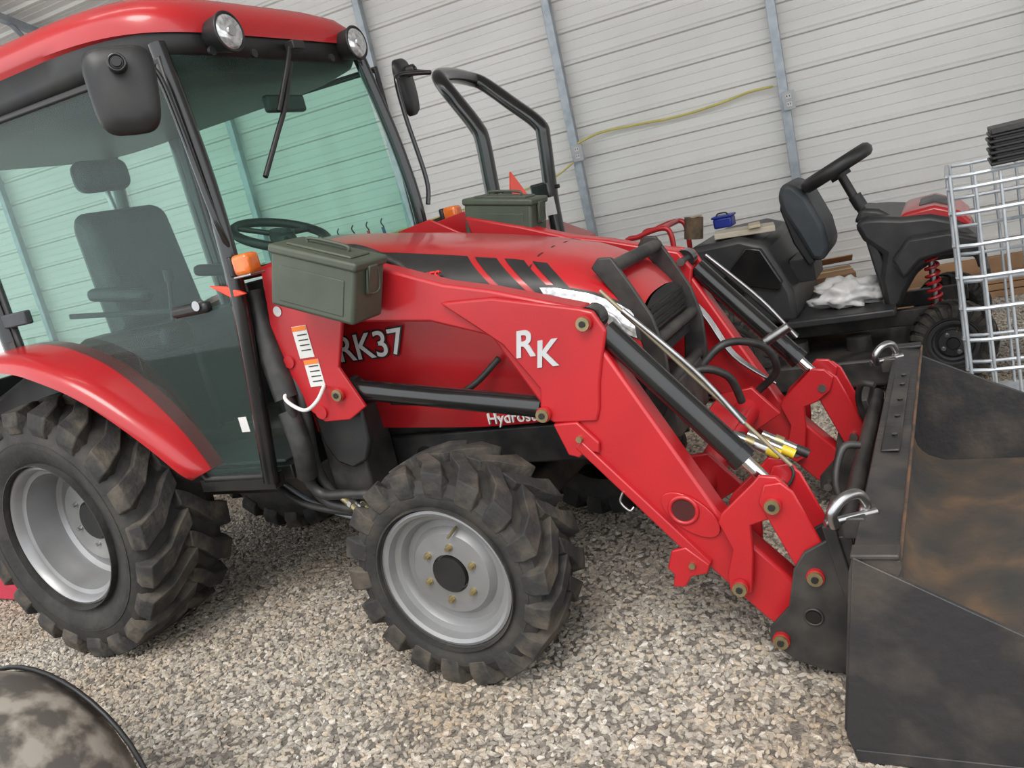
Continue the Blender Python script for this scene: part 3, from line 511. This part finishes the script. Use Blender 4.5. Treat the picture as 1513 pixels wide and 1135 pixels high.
# ------------------------------------------------------------ building shell
WY=.0879;WO=Vector((-2.504,6.1925,0))
def ribs(h,step=.229):
    prof=[];z=0
    while z<h-.01:
        prof+=[(z,0),(z+.055,0),(z+.059,.003),(z+.069,.003),(z+.073,0),(z+.125,0),(z+.129,.003),(z+.139,.003),(z+.143,0),(z+.185,0),(z+.195,.020),(z+.213,.020)];z+=step
    prof.append((z,0));return prof
WM=mat('wall_siding_white',(.70,.68,.65),.42,0,(.64,.62,.59),1.2)
pr=ribs(3.5);vs=[];L=len(pr);X0,X1=-10.2,12.5
for x in (X0,X1):
    for z,d in pr: vs.append((x,.04-d,z+.12))
mk('wall_back',vs,[[j,j+1,L+j+1,L+j] for j in range(L-1)],WM).matrix_world=Matrix.Translation(WO)@Matrix.Rotation(WY,4,'Z')
pr=ribs(6.0)
vs=[];L=len(pr);sl=.27
for x in (X0,X1):
    for z,d in pr: vs.append((x,.04-z*math.cos(sl),3.62+z*math.sin(sl)-d))
mk('ceiling',vs,[[j,j+1,L+j+1,L+j] for j in range(L-1)],WM).matrix_world=Matrix.Translation(WO)@Matrix.Rotation(WY,4,'Z')
FR=empty('wall_frame_posts',WO,(0,0,WY))
for k in range(-6,8):
    x=k*1.533
    box('post',(x,-.03,1.8),(.062,.062,3.6),ZINC,FR,bevel=.004)
    box('rafter',(x,-.03-2.85*math.cos(sl),3.60+2.85*math.sin(sl)-.03),(.062,5.8,.062),ZINC,FR,rot=(-sl,0,0))
    cyl('knee_brace',(x,-.06,3.1),(x,-.60,3.70),.022,ZINC,FR,8)
box('eave_rail',(1.1,-.03,3.58),(22.6,.06,.06),ZINC,FR);box('base_rail',(1.1,-.02,.10),(22.6,.06,.06),ZINC,FR)
BB=empty('baseboard_back',WO,(0,0,WY));WOOD=mat('treated_wood',(.36,.20,.10),.75,0,(.24,.14,.075),6,bump=.2)
box('skirt_board',(1.1,-.09,.11),(22.6,.04,.22),WOOD,BB)
LS=empty('lumber_stack',WO,(0,0,WY))
for i in range(3):
    for j in range(2): box('plank',(2.1+.2*j+.1*i,-.22-.10*j,.02+.045*i),(2.2,.09,.04),WOOD,LS,rot=(0,0,.02*i))
PVC=mat('pvc_grey',(.42,.43,.44),.5)
for k in (0,1):
    O=empty('power_outlet',WO+Matrix.Rotation(WY,3,'Z')@Vector((k*1.533+.03,-.085,1.504)),(0,0,WY))
    box('outlet_box',(0,.01,0),(.075,.05,.12),PVC,O,bevel=.006);box('cover_plate',(0,-.017,0),(.08,.006,.125),PVC,O)
    for z in (-.026,.026):
        box('socket',(0,-.021,z),(.036,.004,.03),WHT,O,bevel=.002)
        for x in (-.008,.008): box('slot',(x,-.0235,z+.003),(.005,.002,.014),BLK,O,bevel=0)
E=empty('extension_cord',WO,(0,0,WY));YC2=mat('cord_yellow',(.58,.50,.14),.5)
tube('cord',[(.05,-.11,1.57),(.22,-.03,1.61),(.5,-.02,1.60),(.8,-.02,1.585),(1.1,-.02,1.60),(1.3,-.02,1.625),(1.47,-.08,1.62)],.009,YC2,E)
tube('cord',[(-.02,-.11,1.44),(-.25,-.04,1.36),(-.7,-.03,1.31),(-1.2,-.03,1.28),(-1.9,-.04,1.22),(-2.6,-.03,1.2),(-3.4,-.03,1.22)],.007,YC2,E)
H=empty('hanging_tools',WO,(0,0,WY))
for i,(x,m) in enumerate(((-2.45,BLU),(-2.25,BLU),(-2.10,WHT),(-1.95,LETR),(-1.8,BLU))):
    cyl('strap',(x,-.06,1.3),(x+.03,-.06,.95),.014,m,H,8);tube('hook',[(x,-.04,1.3),(x,-.07,1.34),(x,-.04,1.37)],.006,BLK,H)
Lp=empty('shop_light',(-2.6,1.9,3.4),(0,0,.5));box('light_housing',(0,0,.03),(1.25,.12,.04),WHT,Lp);cyl('light_tube',(-.6,0,-.01),(.6,0,-.01),.018,emis('tube_glow',(1,.98,.95),14),Lp);cyl('hanger',(-.5,0,.05),(-.5,0,1.3),.004,STEEL,Lp,6);cyl('hanger',(.5,0,.05),(.5,0,1.3),.004,STEEL,Lp,6)
# ------------------------------------------------------------ floor + gravel
GB=mat('gravel_base',(.20,.18,.155),.95,0,(.11,.098,.085),60,bump=1,bscale=90)
mk('floor',[(-14,-6,-.012),(12,-6,-.012),(12,12,-.012),(-14,12,-.012)],[[0,1,2,3]],GB)
g=mk('gravel_bed',[(-3.2,.6,-.006),(-.5,.6,-.006),(.8,2.6,-.006),(1.6,6.3,-.006),(-6.0,5.8,-.006),(-6.0,2.4,-.006)],[[0,1,2,3,4,5]],GB)
ng=bpy.data.node_groups.new('gravel','GeometryNodeTree')
ng.interface.new_socket('Geometry',in_out='INPUT',socket_type='NodeSocketGeometry');ng.interface.new_socket('Geometry',in_out='OUTPUT',socket_type='NodeSocketGeometry')
N=ng.nodes;LK=ng.links;gi=N.new('NodeGroupInput');go=N.new('NodeGroupOutput')
dp=N.new('GeometryNodeDistributePointsOnFaces');dp.inputs['Density'].default_value=6000
LK.new(gi.outputs[0],dp.inputs['Mesh'])
m=bpy.data.materials.new('gravel_stone');m.use_nodes=True;mn=m.node_tree.nodes;ml=m.node_tree.links
oi=mn.new('ShaderNodeObjectInfo');cr=mn.new('ShaderNodeValToRGB')
cr.color_ramp.elements[0].color=(.17,.152,.132,1);cr.color_ramp.elements[1].color=(.58,.55,.505,1)
for p,c in ((.25,(.29,.262,.225,1)),(.6,(.41,.375,.325,1)),(.85,(.43,.355,.27,1))):
    e=cr.color_ramp.elements.new(p);e.color=c
ml.new(oi.outputs['Random'],cr.inputs[0])
tc=mn.new('ShaderNodeNewGeometry');n2=mn.new('ShaderNodeTexNoise');n2.inputs['Scale'].default_value=1.3;ml.new(tc.outputs['Position'],n2.inputs['Vector'])
r2=mn.new('ShaderNodeValToRGB');r2.color_ramp.elements[0].position=.38;r2.color_ramp.elements[0].color=(.84,.78,.72,1);r2.color_ramp.elements[1].position=.55;r2.color_ramp.elements[1].color=(1,1,1,1);ml.new(n2.outputs['Fac'],r2.inputs[0])
mx=mn.new('ShaderNodeMix');mx.data_type='RGBA';mx.blend_type='MULTIPLY';mx.inputs[0].default_value=1;ml.new(cr.outputs[0],mx.inputs[6]);ml.new(r2.outputs[0],mx.inputs[7]);ml.new(mx.outputs[2],mn['Principled BSDF'].inputs['Base Color']);mn['Principled BSDF'].inputs['Roughness'].default_value=.75
gti=N.new('GeometryNodeGeometryToInstance')
for k in range(3):
    ic=N.new('GeometryNodeMeshIcoSphere');ic.inputs['Subdivisions'].default_value=1 if k else 2;ic.inputs['Radius'].default_value=.5
    sp=N.new('GeometryNodeSetPosition');nt=N.new('ShaderNodeTexNoise');nt.noise_dimensions='4D';nt.inputs['W'].default_value=k*3.3;nt.inputs['Scale'].default_value=1.6
    vm=N.new('ShaderNodeVectorMath');vm.operation='SUBTRACT';vm.inputs[1].default_value=(.5,.5,.5);v2=N.new('ShaderNodeVectorMath');v2.operation='SCALE';v2.inputs['Scale'].default_value=1.4
    LK.new(nt.outputs['Color'],vm.inputs[0]);LK.new(vm.outputs[0],v2.inputs[0]);LK.new(v2.outputs[0],sp.inputs['Offset']);LK.new(ic.outputs[0],sp.inputs[0])
    s2=N.new('GeometryNodeSetMaterial');s2.inputs['Material'].default_value=m;LK.new(sp.outputs[0],s2.inputs[0]);LK.new(s2.outputs[0],gti.inputs[0])
ip=N.new('GeometryNodeInstanceOnPoints');ip.inputs['Pick Instance'].default_value=True
LK.new(dp.outputs['Points'],ip.inputs['Points']);LK.new(gti.outputs[0],ip.inputs['Instance'])
rr=N.new('FunctionNodeRandomValue');rr.data_type='FLOAT_VECTOR';rr.inputs[0].default_value=(-.5,-.5,0);rr.inputs[1].default_value=(.5,.5,6.28)
rs=N.new('FunctionNodeRandomValue');rs.data_type='FLOAT_VECTOR';rs.inputs[0].default_value=(.012,.010,.008);rs.inputs[1].default_value=(.031,.023,.017)
LK.new(rr.outputs[0],ip.inputs['Rotation']);LK.new(rs.outputs[0],ip.inputs['Scale'])
jg=N.new('GeometryNodeJoinGeometry');LK.new(ip.outputs[0],jg.inputs[0]);LK.new(gi.outputs[0],jg.inputs[0]);LK.new(jg.outputs[0],go.inputs[0])
g.modifiers.new('gravel','NODES').node_group=ng
# ------------------------------------------------------------ light
w=bpy.data.worlds.new('daylight');bpy.context.scene.world=w;w.use_nodes=True;bg=w.node_tree.nodes['Background'];bg.inputs[0].default_value=(.95,.98,1,1);bg.inputs[1].default_value=2.0
sd=bpy.data.lights.new('sun','SUN');sd.energy=2.4;sd.angle=.5;sd.color=(1,.95,.88);so=bpy.data.objects.new('sun',sd);COL.objects.link(so);so.rotation_euler=(math.radians(38),0,math.radians(16))
# ------------------------------------------------------------ camera
yaw,pit,rol,h,f=0.5184,0.2150,0.2304,1.3054,1238.96
F=Vector((-math.cos(pit)*math.sin(yaw),math.cos(pit)*math.cos(yaw),-math.sin(pit)));R0=Vector((math.cos(yaw),math.sin(yaw),0));U0=R0.cross(F)
R=math.cos(rol)*R0-math.sin(rol)*U0;U=math.sin(rol)*R0+math.cos(rol)*U0
cd=bpy.data.cameras.new('camera');co=bpy.data.objects.new('camera',cd);COL.objects.link(co)
co.matrix_world=Matrix(((R[0],U[0],-F[0],0),(R[1],U[1],-F[1],0),(R[2],U[2],-F[2],h),(0,0,0,1)))
cd.sensor_width=36;cd.lens=36*f/1513;cd.clip_start=.02
bpy.context.scene.camera=co
bpy.context.scene.view_settings.view_transform='Standard'
